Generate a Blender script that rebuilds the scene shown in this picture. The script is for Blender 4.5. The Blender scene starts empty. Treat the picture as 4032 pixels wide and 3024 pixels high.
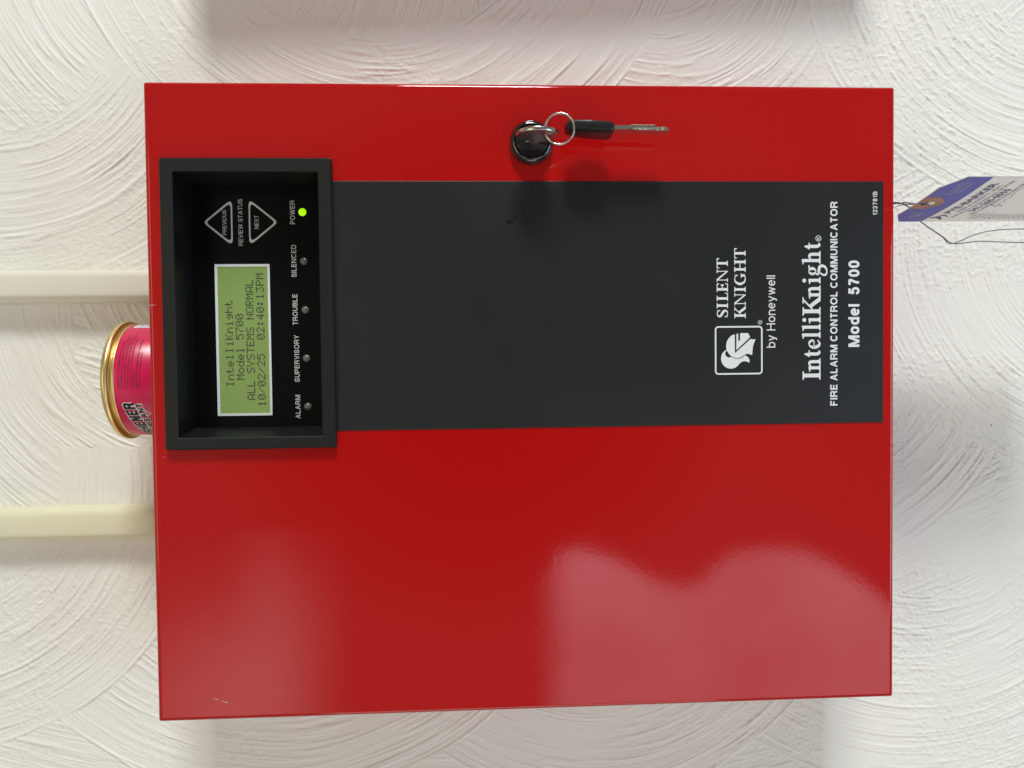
import bpy, bmesh, math, random
import numpy as np
from mathutils import Vector, Matrix

random.seed(5)
S = bpy.context.scene
COL = S.collection
PI = math.pi

# ------------------------------------------------------------------ camera
cd = bpy.data.cameras.new("camera")
cam = bpy.data.objects.new("camera", cd)
COL.objects.link(cam)
cd.sensor_width = 36.0
cd.lens = 3028.0 / 4032.0 * 36.0
cd.clip_start, cd.clip_end = 0.01, 50.0
right = Vector((-0.011301092, -0.051294801, -0.998619612))
down = Vector((-0.999536815, -0.027641797, 0.012731313))
fwd = Vector((-0.028256691, 0.998300944, -0.050958660))
M = Matrix((right, -down, -fwd)).transposed().to_4x4()
M.translation = (0.02083996, -0.41671731, 0.03184661)
cam.matrix_world = M
S.camera = cam

# ------------------------------------------------------------------ world: dim room round the camera
W = bpy.data.worlds.new("World")
S.world = W
W.use_nodes = True
nt = W.node_tree
nt.nodes.clear()


def N(t, kind, **kw):
    n = t.nodes.new(kind)
    for k, v in kw.items():
        if k.startswith("i_"):
            n.inputs[int(k[2:]) if k[2:].isdigit() else k[2:].replace("_", " ")].default_value = v
        else:
            setattr(n, k, v)
    return n


def ramp(t, stops, interp="LINEAR"):
    n = t.nodes.new("ShaderNodeValToRGB")
    cr = n.color_ramp
    cr.interpolation = interp
    while len(cr.elements) < len(stops):
        cr.elements.new(0.5)
    for e, (p, c) in zip(cr.elements, stops):
        e.position = p
        e.color = c if len(c) == 4 else (*c, 1)
    return n


tc = N(nt, "ShaderNodeTexCoord")
sep = N(nt, "ShaderNodeSeparateXYZ")
nt.links.new(tc.outputs["Generated"], sep.inputs[0])
# the room behind the photographer is dark, the sides and the ceiling are pale
ny = N(nt, "ShaderNodeMath", operation="MULTIPLY", i_1=-1.0)
nt.links.new(sep.outputs["Y"], ny.inputs[0])
rm = ramp(nt, [(0.0, (0.62,) * 3), (0.72, (0.62,) * 3), (0.88, (0.62,) * 3), (0.94, (0.68,) * 3), (0.975, (0.24,) * 3), (1.0, (0.11,) * 3)])
nt.links.new(ny.outputs[0], rm.inputs[0])
zmap = N(nt, "ShaderNodeMapRange", i_1=-1.0, i_2=1.0)
nt.links.new(sep.outputs["Z"], zmap.inputs[0])
tint = ramp(nt, [(0.0, (0.70, 0.70, 0.69)), (0.5, (1.0, 0.95, 0.87)), (1.0, (1.30, 1.23, 1.06))])
nt.links.new(zmap.outputs[0], tint.inputs[0])
mul = N(nt, "ShaderNodeMix", data_type="RGBA", blend_type="MULTIPLY")
mul.inputs[0].default_value = 1.0
nt.links.new(rm.outputs[0], mul.inputs[6])
nt.links.new(tint.outputs[0], mul.inputs[7])
bg = N(nt, "ShaderNodeBackground")
bg.inputs["Strength"].default_value = 0.36
xmap = N(nt, "ShaderNodeMapRange", i_1=-1.0, i_2=1.0, i_3=1.2, i_4=0.62)
nt.links.new(sep.outputs["X"], xmap.inputs[0])
mul2 = N(nt, "ShaderNodeVectorMath", operation="SCALE")
nt.links.new(mul.outputs[2], mul2.inputs[0])
nt.links.new(xmap.outputs[0], mul2.inputs["Scale"])
nt.links.new(mul2.outputs[0], bg.inputs["Color"])
wo = N(nt, "ShaderNodeOutputWorld")
nt.links.new(bg.outputs[0], wo.inputs[0])

# ------------------------------------------------------------------ lamps


def area(name, loc, target, sx, sy, power, color, spread=180):
    l = bpy.data.lights.new(name, "AREA")
    l.shape = "RECTANGLE"
    l.size, l.size_y = sx, sy
    l.energy = power
    l.color = color
    l.spread = math.radians(spread)
    o = bpy.data.objects.new(name, l)
    COL.objects.link(o)
    o.location = loc
    d = Vector(target) - Vector(loc)
    o.rotation_euler = d.to_track_quat("-Z", "Y").to_euler()
    return o


# window to the right, low angle along the wall: two panes a little apart
area("right_window_upper", (3.02, -1.47, 0.16), (0, 0, 0), 0.55, 0.36, 49.0, (1.0, 0.98, 0.90))
area("right_window_lower", (2.88, -1.66, -0.20), (0, 0, 0), 0.55, 0.36, 49.0, (0.88, 0.98, 1.06))
# warm ceiling fixture above and in front
area("ceiling_lamp", (0.05, -1.50, 1.32), (0, 0.05, 0.15), 1.2, 0.8, 5.0, (1.0, 0.93, 0.66))
# cool daylight from low down in front
area("low_daylight", (-0.15, -1.00, -1.60), (0, 0.05, -0.2), 1.0, 0.8, 8.0, (0.68, 0.96, 1.20))
# added fill lamp on the left, brightens the tag and the panel's shadow
area("left_fill", (-2.1, -1.05, -0.10), (0, 0.05, 0), 1.2, 1.4, 9.0, (1.0, 0.945, 0.85))


def window_light(name, x0, x1, z0, z1, y, power, color, curve, soft, edge=0.08, low=0.02):
    """a window behind the camera; its curtain edge is a curve of x over z"""
    o = area(name, ((x0 + x1) / 2, y, (z0 + z1) / 2), ((x0 + x1) / 2, 0, (z0 + z1) / 2), x1 - x0, z1 - z0, power, color)
    l = o.data
    l.use_nodes = True
    t = l.node_tree
    em = [n for n in t.nodes if n.type == "EMISSION"][0]
    g = N(t, "ShaderNodeNewGeometry")
    # Position on the lamp itself
    s = N(t, "ShaderNodeSeparateXYZ")
    t.links.new(g.outputs["Position"], s.inputs[0])
    zz = N(t, "ShaderNodeMapRange", i_1=z0, i_2=z1)
    t.links.new(s.outputs["Z"], zz.inputs[0])
    xx = N(t, "ShaderNodeMapRange", i_1=x0, i_2=x1)
    t.links.new(s.outputs["X"], xx.inputs[0])
    r = ramp(t, [((z - z0) / (z1 - z0), ((x - x0) / (x1 - x0),) * 3) for z, x in curve], "B_SPLINE" if len(curve) > 6 else "EASE")
    t.links.new(zz.outputs[0], r.inputs[0])
    sub = N(t, "ShaderNodeMath", operation="SUBTRACT")
    t.links.new(r.outputs[0], sub.inputs[0])
    t.links.new(xx.outputs[0], sub.inputs[1])
    st = N(t, "ShaderNodeMapRange", i_1=-soft, i_2=soft, interpolation_type="SMOOTHSTEP")
    t.links.new(sub.outputs[0], st.inputs[0])
    # the opening's upper end is a soft edge, and the view outside is uneven
    ed = N(t, "ShaderNodeMapRange", i_1=z1, i_2=z1 - (z1 - z0) * edge, interpolation_type="SMOOTHSTEP")
    t.links.new(s.outputs["Z"], ed.inputs[0])
    no = N(t, "ShaderNodeTexNoise")
    no.inputs["Scale"].default_value = 3.2
    no.inputs["Detail"].default_value = 3.0
    t.links.new(g.outputs["Position"], no.inputs["Vector"])
    nr = N(t, "ShaderNodeMapRange", i_1=0.3, i_2=0.7, i_3=0.72, i_4=1.12)
    t.links.new(no.outputs[0], nr.inputs[0])
    fx = N(t, "ShaderNodeMapRange", i_1=x0, i_2=x1, i_3=0.45, i_4=1.12)
    t.links.new(s.outputs["X"], fx.inputs[0])
    last = st.outputs[0]
    lo = N(t, "ShaderNodeMapRange", i_1=z0, i_2=z0 + (z1 - z0) * low, interpolation_type="SMOOTHSTEP")
    t.links.new(s.outputs["Z"], lo.inputs[0])
    for q in (ed, nr, fx, lo):
        mm = N(t, "ShaderNodeMath", operation="MULTIPLY")
        t.links.new(last, mm.inputs[0])
        t.links.new(q.outputs[0], mm.inputs[1])
        last = mm.outputs[0]
    t.links.new(last, em.inputs["Strength"])
    return o


window_light("left_window", -1.75, -0.40, -1.5, -0.13, -1.8, 12.0, (1.0, 0.86, 0.98),
             [(-1.45, -0.90), (-1.20, -0.70), (-1.05, -0.60), (-0.95, -0.55), (-0.84, -0.535), (-0.72, -0.55), (-0.66, -0.61),
              (-0.60, -0.66), (-0.49, -0.63), (-0.385, -0.56), (-0.29, -0.525), (-0.21, -0.53), (-0.16, -0.62)], 0.022, 0.10)
window_light("left_curtain", -1.6, -0.45, 0.36, 1.35, -1.8, 6.0, (1.0, 0.90, 0.86),
             [(0.36, -0.62), (0.50, -0.66), (0.60, -0.60), (0.80, -0.75), (1.35, -1.0)], 0.28, 0.6, 0.28)

S.view_settings.view_transform = "Standard"
S.view_settings.look = "None"
S.view_settings.exposure = 0.0
S.view_settings.gamma = 1.0
S.view_settings.use_curve_mapping = False
S.cycles.max_bounces = 8
S.cycles.use_denoising = True

# ------------------------------------------------------------------ materials


def mat(name, base, rough=0.5, metal=0.0, spec=0.5, coat=0.0, coat_rough=0.05, emit=None, emit_s=0.0, bump=None, var=None, rvar=None):
    """bump=(scale, distance); var=(scale, amount) colour variation; rvar=(scale, amount) roughness variation"""
    m = bpy.data.materials.new(name)
    m.use_nodes = True
    t = m.node_tree
    b = t.nodes["Principled BSDF"]
    b.inputs["Base Color"].default_value = (*base, 1)
    b.inputs["Roughness"].default_value = rough
    b.inputs["Metallic"].default_value = metal
    b.inputs["Specular IOR Level"].default_value = spec
    b.inputs["Coat Weight"].default_value = coat
    b.inputs["Coat Roughness"].default_value = coat_rough
    if emit:
        b.inputs["Emission Color"].default_value = (*emit, 1)
        b.inputs["Emission Strength"].default_value = emit_s
    c = N(t, "ShaderNodeTexCoord")
    if bump:
        last = None
        for sc, dist in (bump if isinstance(bump[0], tuple) else (bump,)):
            n = N(t, "ShaderNodeTexNoise")
            n.inputs["Scale"].default_value = sc
            n.inputs["Detail"].default_value = 2.0
            t.links.new(c.outputs["Object"], n.inputs["Vector"])
            bp = N(t, "ShaderNodeBump")
            bp.inputs["Strength"].default_value = 1.0
            bp.inputs["Distance"].default_value = dist
            t.links.new(n.outputs[0], bp.inputs["Height"])
            if last:
                t.links.new(last.outputs[0], bp.inputs["Normal"])
            last = bp
        t.links.new(last.outputs[0], b.inputs["Normal"])
        if coat:
            t.links.new(last.outputs[0], b.inputs["Coat Normal"])
    if var:
        n = N(t, "ShaderNodeTexNoise")
        n.inputs["Scale"].default_value = var[0]
        n.inputs["Detail"].default_value = 5.0
        t.links.new(c.outputs["Object"], n.inputs["Vector"])
        lo = tuple(max(0, x * (1 - var[1])) for x in base)
        hi = tuple(min(1, x * (1 + var[1])) for x in base)
        r = ramp(t, [(0.3, lo), (0.7, hi)])
        t.links.new(n.outputs[0], r.inputs[0])
        t.links.new(r.outputs[0], b.inputs["Base Color"])
    if rvar:
        n = N(t, "ShaderNodeTexNoise")
        n.inputs["Scale"].default_value = rvar[0]
        n.inputs["Detail"].default_value = 6.0
        t.links.new(c.outputs["Object"], n.inputs["Vector"])
        mr = N(t, "ShaderNodeMapRange", i_1=0.3, i_2=0.7, i_3=max(0.02, rough - rvar[1]), i_4=rough + rvar[1])
        t.links.new(n.outputs[0], mr.inputs[0])
        t.links.new(mr.outputs[0], b.inputs["Roughness"])
    return m


MW = mat("wall_paint", (0.82, 0.80, 0.735), 0.62, spec=0.35, bump=((1100.0, 0.00020), (4000.0, 0.00004)), var=(14.0, 0.02))
t = MW.node_tree
pb = t.nodes["Principled BSDF"]
src = pb.inputs["Base Color"].links[0].from_socket
vo = N(t, "ShaderNodeTexVoronoi")
vo.inputs["Scale"].default_value = 13.0
cn = [n for n in t.nodes if n.type == "TEX_COORD"][0]
t.links.new(cn.outputs["Object"], vo.inputs["Vector"])
lt = N(t, "ShaderNodeMath", operation="LESS_THAN", i_1=0.0085)
t.links.new(vo.outputs["Distance"], lt.inputs[0])
mx_ = N(t, "ShaderNodeMix", data_type="RGBA")
t.links.new(lt.outputs[0], mx_.inputs[0])
t.links.new(src, mx_.inputs[6])
mx_.inputs[7].default_value = (0.32, 0.26, 0.19, 1)  # fly specks
t.links.new(mx_.outputs[2], pb.inputs["Base Color"])
MRED = mat("red_enamel", (0.425, 0.0048, 0.0042), 0.062, spec=0.5, bump=((420.0, 0.000011), (120.0, 0.000010)), rvar=(9.0, 0.02))
MBEZ = mat("black_moulded_plastic", (0.0028, 0.0034, 0.0037), 0.50, spec=0.42, bump=(2600.0, 0.00002))
MFACE = mat("black_overlay_film", (0.0028, 0.0029, 0.0030), 0.30, spec=0.14, bump=(2500.0, 0.000006))
MPLATE = mat("charcoal_vinyl", (0.0140, 0.0150, 0.0152), 0.38, spec=0.42, bump=(2200.0, 0.000018), rvar=(12.0, 0.05))
MINK = mat("white_ink", (0.74, 0.76, 0.76), 0.5)
MINKD = mat("grey_ink", (0.58, 0.59, 0.58), 0.5)
MLCD = mat("green_lcd", (0.165, 0.235, 0.062), 0.25, spec=0.4, emit=(0.20, 0.30, 0.095), emit_s=0.35, var=(26.0, 0.09))
MSEG = mat("lcd_segment", (0.050, 0.060, 0.045), 0.3)
MLEDOFF = mat("clear_led", (0.12, 0.12, 0.11), 0.18, spec=0.6)
MLEDIN = mat("led_die", (0.35, 0.35, 0.33), 0.4)
MLEDON = mat("lit_led", (0.30, 0.5, 0.02), 0.2, emit=(0.42, 1.0, 0.0), emit_s=0.85)
MLEDHOT = mat("lit_led_core", (0.5, 0.7, 0.1), 0.2, emit=(0.85, 1.0, 0.10), emit_s=1.3)
MLOCK = mat("black_chrome", (0.008, 0.008, 0.009), 0.10, spec=0.6, coat=0.6)
MNICK = mat("nickel", (0.60, 0.56, 0.50), 0.27, metal=1.0, bump=(700.0, 0.00002))
MKEYP = mat("black_key_plastic", (0.012, 0.012, 0.013), 0.30, spec=0.5)
MGOLD = mat("gold_tin", (0.80, 0.62, 0.29), 0.36, metal=1.0, bump=(300.0, 0.000008))
MPINK = mat("pink_wrap", (0.60, 0.009, 0.075), 0.30, spec=0.45)
MBLKINK = mat("black_ink", (0.012, 0.010, 0.012), 0.45)
MMAROON = mat("maroon_ink", (0.16, 0.004, 0.02), 0.4)
MGREYINK = mat("grey_bar_ink", (0.28, 0.30, 0.31), 0.45)
MRACE = mat("ivory_enamel", (0.72, 0.695, 0.575), 0.36, spec=0.4, bump=((60.0, 0.00004), (900.0, 0.000006)), var=(9.0, 0.03))
MRACE2 = mat("cream_enamel", (0.72, 0.685, 0.49), 0.36, spec=0.4, bump=((60.0, 0.00004), (900.0, 0.000006)), var=(11.0, 0.04))
MCARD = mat("card_stock", (0.86, 0.865, 0.83), 0.75, spec=0.2, var=(60.0, 0.02))
MBLUE = mat("blue_violet_ink", (0.155, 0.160, 0.45), 0.7, spec=0.2)
MPATCH = mat("brown_fibre", (0.42, 0.235, 0.165), 0.8, spec=0.2, var=(150.0, 0.12))
MTINK = mat("violet_print", (0.14, 0.11, 0.24), 0.7)
MGINK = mat("grey_print", (0.22, 0.21, 0.26), 0.7)
MLAV = mat("lavender_print", (0.40, 0.39, 0.60), 0.7)
MWIRE = mat("dark_steel_wire", (0.20, 0.20, 0.23), 0.35, metal=1.0)
MSCR = mat("bare_scratch", (0.66, 0.40, 0.38), 0.5)
MSMUDGE = mat("dark_smudge", (0.007, 0.008, 0.009), 0.30)

# ------------------------------------------------------------------ helpers


def link(name, me, m, parent=None):
    o = bpy.data.objects.new(name, me)
    COL.objects.link(o)
    if m:
        for x in (m if isinstance(m, (list, tuple)) else [m]):
            me.materials.append(x)
    if parent:
        o.parent = parent
    return o


def mesh(name, verts, faces, m, parent=None, smooth=False, sharp=None):
    me = bpy.data.meshes.new(name)
    me.from_pydata([tuple(v) for v in verts], [], faces)
    me.update()
    if smooth:
        me.polygons.foreach_set("use_smooth", [True] * len(me.polygons))
        if sharp:
            me.set_sharp_from_angle(angle=math.radians(sharp))
    return link(name, me, m, parent)


def from_bm(name, bm, m, parent=None, smooth=False, sharp=35):
    bmesh.ops.recalc_face_normals(bm, faces=bm.faces)
    me = bpy.data.meshes.new(name)
    bm.to_mesh(me)
    bm.free()
    if smooth:
        me.polygons.foreach_set("use_smooth", [True] * len(me.polygons))
        me.set_sharp_from_angle(angle=math.radians(sharp))
    return link(name, me, m, parent)


def thing(name, label, cat, loc=(0, 0, 0), group=None):
    o = bpy.data.objects.new(name, None)
    o.empty_display_size = 0.02
    COL.objects.link(o)
    o.location = loc
    tag(o, label, cat, group)
    return o


def tag(o, label, cat, group=None):
    o["label"] = label
    o["category"] = cat
    if group:
        o["group"] = group


def keep(o, parent):
    """parent without moving (parts are built in world coordinates)"""
    o.parent = parent
    o.matrix_parent_inverse = Matrix.Translation(-Vector(parent.location))
    return o


def rrect(x0, x1, z0, z1, r, n=5):
    pts = []
    for cx, cz, a0 in ((x1 - r, z1 - r, 0), (x0 + r, z1 - r, 90), (x0 + r, z0 + r, 180), (x1 - r, z0 + r, 270)):
        for i in range(n + 1):
            a = math.radians(a0 + 90 * i / n)
            pts.append((cx + r * math.cos(a), cz + r * math.sin(a)))
    return pts


def loops_mesh(loops, close_first=False, close_last=False):
    """bridge successive closed loops of 3D points (all the same length)"""
    V, F = [], []
    n = len(loops[0])
    for L in loops:
        V += L
    for k in range(len(loops) - 1):
        for i in range(n):
            j = (i + 1) % n
            F.append((k * n + i, k * n + j, (k + 1) * n + j, (k + 1) * n + i))
    if close_first:
        F.append(tuple(range(n))[::-1])
    if close_last:
        F.append(tuple(range((len(loops) - 1) * n, len(loops) * n)))
    return V, F


def box_bm(bm, x0, x1, y0, y1, z0, z1, bev=0.0, seg=2):
    r = bmesh.ops.create_cube(bm, size=1.0)
    vs = r["verts"]
    for v in vs:
        v.co = Vector(((x0 + x1) / 2 + v.co.x * (x1 - x0), (y0 + y1) / 2 + v.co.y * (y1 - y0), (z0 + z1) / 2 + v.co.z * (z1 - z0)))
    if bev:
        es = list({e for v in vs for e in v.link_edges})
        bmesh.ops.bevel(bm, geom=es, offset=bev, segments=seg, affect="EDGES", profile=0.6)


def catmull(P, n=6):
    P = [np.array(p, float) for p in P]
    P = [2 * P[0] - P[1]] + P + [2 * P[-1] - P[-2]]
    out = []
    for i in range(1, len(P) - 2):
        a, b, c, d = P[i - 1:i + 3]
        for k in range(n):
            t = k / n
            out.append(0.5 * (2 * b + (c - a) * t + (2 * a - 5 * b + 4 * c - d) * t * t + (3 * b - a - 3 * c + d) * t ** 3))
    out.append(P[-2])
    return out


def tube(bm, path, r, seg=8, closed=False):
    path = [Vector(p) for p in path]
    n = len(path)
    rings = []
    up = Vector((0.123, 0.456, 0.88)).normalized()
    for i, p in enumerate(path):
        a = path[(i - 1) % n] if (closed or i > 0) else p
        b = path[(i + 1) % n] if (closed or i < n - 1) else p
        t = (b - a).normalized()
        u = t.cross(up).normalized()
        w = t.cross(u)
        rr = r(i / (n - 1)) if callable(r) else r
        rings.append([bm.verts.new(p + (u * math.cos(2 * PI * k / seg) + w * math.sin(2 * PI * k / seg)) * rr) for k in range(seg)])
    for i in range(n if closed else n - 1):
        A, B = rings[i], rings[(i + 1) % n]
        for k in range(seg):
            bm.faces.new((A[k], A[(k + 1) % seg], B[(k + 1) % seg], B[k]))
    if not closed:
        bm.faces.new(rings[0][::-1])
        bm.faces.new(rings[-1])


def lathe(profile, seg, place):
    """profile of (r, h); place(r*cos, r*sin, h) -> point"""
    V, F = [], []
    n = len(profile)
    for i in range(seg):
        a = 2 * PI * i / seg
        for r, h in profile:
            V.append(place(r * math.cos(a), r * math.sin(a), h))
    for i in range(seg):
        j = (i + 1) % seg
        for k in range(n - 1):
            F.append((i * n + k, j * n + k, j * n + k + 1, i * n + k + 1))
    return V, F


# text: the built-in font, laid out flat, then fitted to a box
_capcache = {}


def raw_text(s, bold=0.0, shear=0.0, spacing=1.0):
    cu = bpy.data.curves.new("t", "FONT")
    cu.body = s
    cu.offset = bold
    cu.shear = shear
    cu.space_character = spacing
    cu.resolution_u = 5
    cu.fill_mode = "FRONT"
    o = bpy.data.objects.new("t", cu)
    COL.objects.link(o)
    dg = bpy.context.evaluated_depsgraph_get()
    me = bpy.data.meshes.new_from_object(o.evaluated_get(dg))
    V = np.array([v.co[:2] for v in me.vertices])
    F = [tuple(p.vertices) for p in me.polygons]
    bpy.data.objects.remove(o)
    bpy.data.curves.remove(cu)
    bpy.data.meshes.remove(me)
    return V, F


def fit_text(s, x0, x1, z0, z1, bold=0.0, shear=0.0, ref=None, spacing=1.0):
    """x0..x1 = ink extent, z0 = baseline, z1 = top of the capitals"""
    V, F = raw_text(s, bold, shear, spacing)
    key = (bold,)
    if key not in _capcache:
        h, _ = raw_text("H", bold)
        _capcache[key] = (h[:, 1].min(), h[:, 1].max())
    lo, hi = _capcache[key]
    out = V.copy()
    out[:, 0] = x0 + (V[:, 0] - V[:, 0].min()) / (V[:, 0].max() - V[:, 0].min()) * (x1 - x0)
    out[:, 1] = z0 + (V[:, 1] - lo) / (hi - lo) * (z1 - z0)
    return out, F


class Ink:
    """collects flat pieces in 2D (mm) and writes them as one mesh through a mapping"""

    def __init__(self):
        self.V, self.F, self.L = [], [], []

    def add(self, V, F, layer=0.0):
        b = len(self.V)
        self.V += [(float(v[0]), float(v[1])) for v in V]
        self.L += [layer] * len(V)
        self.F += [tuple(b + i for i in f) for f in F]
        return self

    def poly(self, P, layer=0.0):
        return self.add(P, [tuple(range(len(P)))], layer)

    def text(self, *a, **k):
        layer = k.pop("layer", 0.0)
        return self.add(*fit_text(*a, **k), layer=layer)

    def ribbon(self, P, Wd, layer=0.0, n=6, closed=False):
        Q = catmull([(p[0], p[1], w) for p, w in zip(P, Wd)], n)
        V, F = [], []
        m = len(Q)
        for i, q in enumerate(Q):
            a, b = Q[max(0, i - 1)], Q[min(m - 1, i + 1)]
            if closed and i in (0, m - 1):
                a, b = Q[m - 2], Q[1]
            d = b[:2] - a[:2]
            d /= np.hypot(*d) + 1e-9
            nn = np.array((-d[1], d[0])) * q[2] / 2
            V += [q[:2] + nn, q[:2] - nn]
        for i in range(m - 1):
            F.append((2 * i, 2 * i + 1, 2 * i + 3, 2 * i + 2))
        return self.add(V, F, layer)

    def miter(self, Q, w, layer=0.0, closed=False):
        """a polyline of even width with mitred joints"""
        Q = [np.array(q, float) for q in Q]
        R_ = [Q[0]]
        for q in Q[1:]:
            if np.hypot(*(q - R_[-1])) > 1e-6:
                R_.append(q)
        Q = R_
        if closed and np.hypot(*(Q[0] - Q[-1])) < 1e-6:
            Q = Q[:-1]
        m = len(Q)
        V, F = [], []
        for i in range(m):
            a = Q[i - 1] if (closed or i > 0) else None
            b = Q[(i + 1) % m] if (closed or i < m - 1) else None
            d1 = (Q[i] - a) / np.hypot(*(Q[i] - a)) if a is not None else None
            d2 = (b - Q[i]) / np.hypot(*(b - Q[i])) if b is not None else None
            d1 = d2 if d1 is None else d1
            d2 = d1 if d2 is None else d2
            n1, n2 = np.array((-d1[1], d1[0])), np.array((-d2[1], d2[0]))
            t = n1 + n2
            t = t / (np.hypot(*t) + 1e-9)
            L = w / 2 / max(0.5, float(t @ n1))
            V += [Q[i] + t * L, Q[i] - t * L]
        for i in range(m if closed else m - 1):
            k = (i + 1) % m
            F.append((2 * i, 2 * i + 1, 2 * k + 1, 2 * k))
        return self.add(V, F, layer)

    def ring(self, outer, inner, layer=0.0):
        n = len(outer)
        F = [(i, (i + 1) % n, n + (i + 1) % n, n + i) for i in range(n)]
        return self.add(list(outer) + list(inner), F, layer)

    def disc(self, x, z, r, layer=0.0, n=20):
        return self.poly([(x + r * math.cos(2 * PI * i / n), z + r * math.sin(2 * PI * i / n)) for i in range(n)], layer)

    def build(self, name, m, parent, place):
        V = [place(v[0], v[1], l) for v, l in zip(self.V, self.L)]
        bm = bmesh.new()
        bv = [bm.verts.new(v) for v in V]
        for f in self.F:
            try:
                bm.faces.new([bv[i] for i in f])
            except ValueError:
                pass
        bm.normal_update()
        big = [f for f in bm.faces if len(f.verts) > 4]
        if big:
            bmesh.ops.triangulate(bm, faces=big)
        me = bpy.data.meshes.new(name)
        bm.to_mesh(me)
        bm.free()
        return keep(link(name, me, m), parent) if parent else link(name, me, m)


# a plain grotesque alphabet drawn as strokes of even width (capital height = 1)
def arc(cx, cy, rx, ry, a0, a1, n=14, p=2.25):
    out = []
    for i in range(n + 1):
        a = math.radians(a0 + (a1 - a0) * i / n)
        c, s = math.cos(a), math.sin(a)
        out.append((cx + rx * math.copysign(abs(c) ** (2 / p), c), cy + ry * math.copysign(abs(s) ** (2 / p), s)))
    return out


XH = 0.72
GROT = {
    "A": (.74, "D", [(0, 0), (.5, 1)], "D", [(1, 0), (.5, 1)], "L", [(.26, .30), (.74, .30)]),
    "B": (.68, "C", [(0, 0), (0, 1), (.5, 1)] + arc(.5, .765, .42, .235, 90, -90) + [(0, .53)], "C", [(0, .53), (.5, .53)] + arc(.5, .265, .5, .265, 90, -90) + [(0, 0)]),
    "C": (.73, "C", arc(.5, .5, .5, .5, 42, 318, 20)),
    "D": (.71, "C", [(0, 0), (0, 1), (.42, 1)] + arc(.42, .5, .58, .5, 90, -90) + [(0, 0)]),
    "E": (.63, "C", [(1.08, 1), (0, 1), (0, 0), (1.1, 0)], "C", [(0, .52), (1.0, .52)]),
    "F": (.59, "C", [(1.1, 1), (0, 1)], "L", [(0, 0), (0, 1)], "C", [(0, .50), (.95, .50)]),
    "H": (.71, "L", [(0, 0), (0, 1)], "L", [(1, 0), (1, 1)], "C", [(0, .52), (1, .52)]),
    "I": (0, "L", [(0, 0), (0, 1)]),
    "L": (.57, "C", [(0, 1.1), (0, 0), (1.1, 0)]),
    "M": (.84, "L", [(0, 0), (0, 1)], "L", [(1, 0), (1, 1)], "D", [(.5, 0), (.06, 1)], "D", [(.5, 0), (.94, 1)]),
    "N": (.71, "L", [(0, 0), (0, 1)], "L", [(1, 0), (1, 1)], "D", [(.94, 0), (.06, 1)]),
    "O": (.79, "O", arc(.5, .5, .5, .5, 0, 360, 30)),
    "P": (.66, "L", [(0, 0), (0, 1)], "C", [(0, 1), (.55, 1)] + arc(.55, .725, .45, .275, 90, -90) + [(0, .45)]),
    "R": (.70, "L", [(0, 0), (0, 1)], "C", [(0, 1), (.55, 1)] + arc(.55, .735, .43, .265, 90, -90) + [(0, .47)], "C", [(.52, .47), (.80, .40), (.93, .26), (.97, -.09)]),
    "S": (.67, "S", [(.97, .72), (.84, .93), (.5, 1), (.15, .92), (.03, .745), (.15, .59), (.5, .505), (.86, .41), (1, .25), (.85, .07), (.5, 0), (.14, .07), (0, .29)]),
    "T": (.63, "L", [(.5, 0), (.5, .9)], "C", [(-.1, 1), (1.1, 1)]),
    "U": (.71, "C", [(0, 1.1), (0, .40)] + arc(.5, .40, .5, .40, 180, 360) + [(1, 1.1)]),
    "V": (.70, "D", [(.5, 0), (0, 1)], "D", [(.5, 0), (1, 1)]),
    "W": (1.0, "D", [(.25, 0), (0, 1)], "D", [(.25, 0), (.5, 1)], "D", [(.75, 0), (.5, 1)], "D", [(.75, 0), (1, 1)]),
    "X": (.68, "D", [(0, 0), (1, 1)], "D", [(1, 0), (0, 1)]),
    "Y": (.70, "D", [(.5, .40), (0, 1)], "D", [(.5, .40), (1, 1)], "L", [(.5, 0), (.5, .42)]),
    "0": (.56, "O", arc(.5, .5, .5, .5, 0, 360, 30)),
    "1": (.36, "L", [(1, 0), (1, 1)], "C", [(0, .74), (.5, .78), (1, 1)]),
    "2": (.56, "S", [(0, .70), (.1, .92), (.47, 1), (.88, .92), (1, .71), (.85, .50), (.30, .19), (.04, .0)], "C", [(-.05, 0), (1.1, 0)]),
    "5": (.56, "C", [(.98, 1), (.2, 1), (.08, .50)], "S", [(.06, .50), (.3, .635), (.6, .645), (.9, .52), (1, .32), (.88, .08), (.5, 0), (.14, .06), (0, .26)]),
    "7": (.56, "C", [(-.1, 1), (1.02, 1)], "S", [(1, .98), (.68, .60), (.46, .26), (.38, -.09)]),
    "8": (.56, "O", arc(.5, .765, .44, .235, 0, 360, 24), "O", arc(.5, .265, .5, .265, 0, 360, 24)),
    "b": (.58, "L", [(0, 0), (0, 1)], "O", arc(.5, XH / 2, .5, XH / 2, 0, 360, 24)),
    "d": (.58, "L", [(1, 0), (1, 1)], "O", arc(.5, XH / 2, .5, XH / 2, 0, 360, 24)),
    "e": (.57, "C", [(.02, .38), (1, .38)], "C", [(1, .34)] + arc(.5, XH / 2, .5, XH / 2, 6, 322, 22)),
    "l": (0, "L", [(0, 0), (0, 1)]),
    "n": (.54, "C", [(0, -.1), (0, XH + .06)], "S", [(0, .40), (.12, .62), (.5, XH), (.88, .63), (1, .40), (1, .15), (1, -.08)]),
    "o": (.59, "O", arc(.5, XH / 2, .5, XH / 2, 0, 360, 24)),
    "w": (.78, "d", [(.25, 0), (0, .735)], "d", [(.25, 0), (.5, .735)], "d", [(.75, 0), (.5, .735)], "d", [(.75, 0), (1, .735)]),
    "y": (.55, "d", [(.5, 0), (0, .735)], "C", [(1.03, .80), (.5, .0), (.38, -.20), (.05, -.25)]),
}


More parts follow.
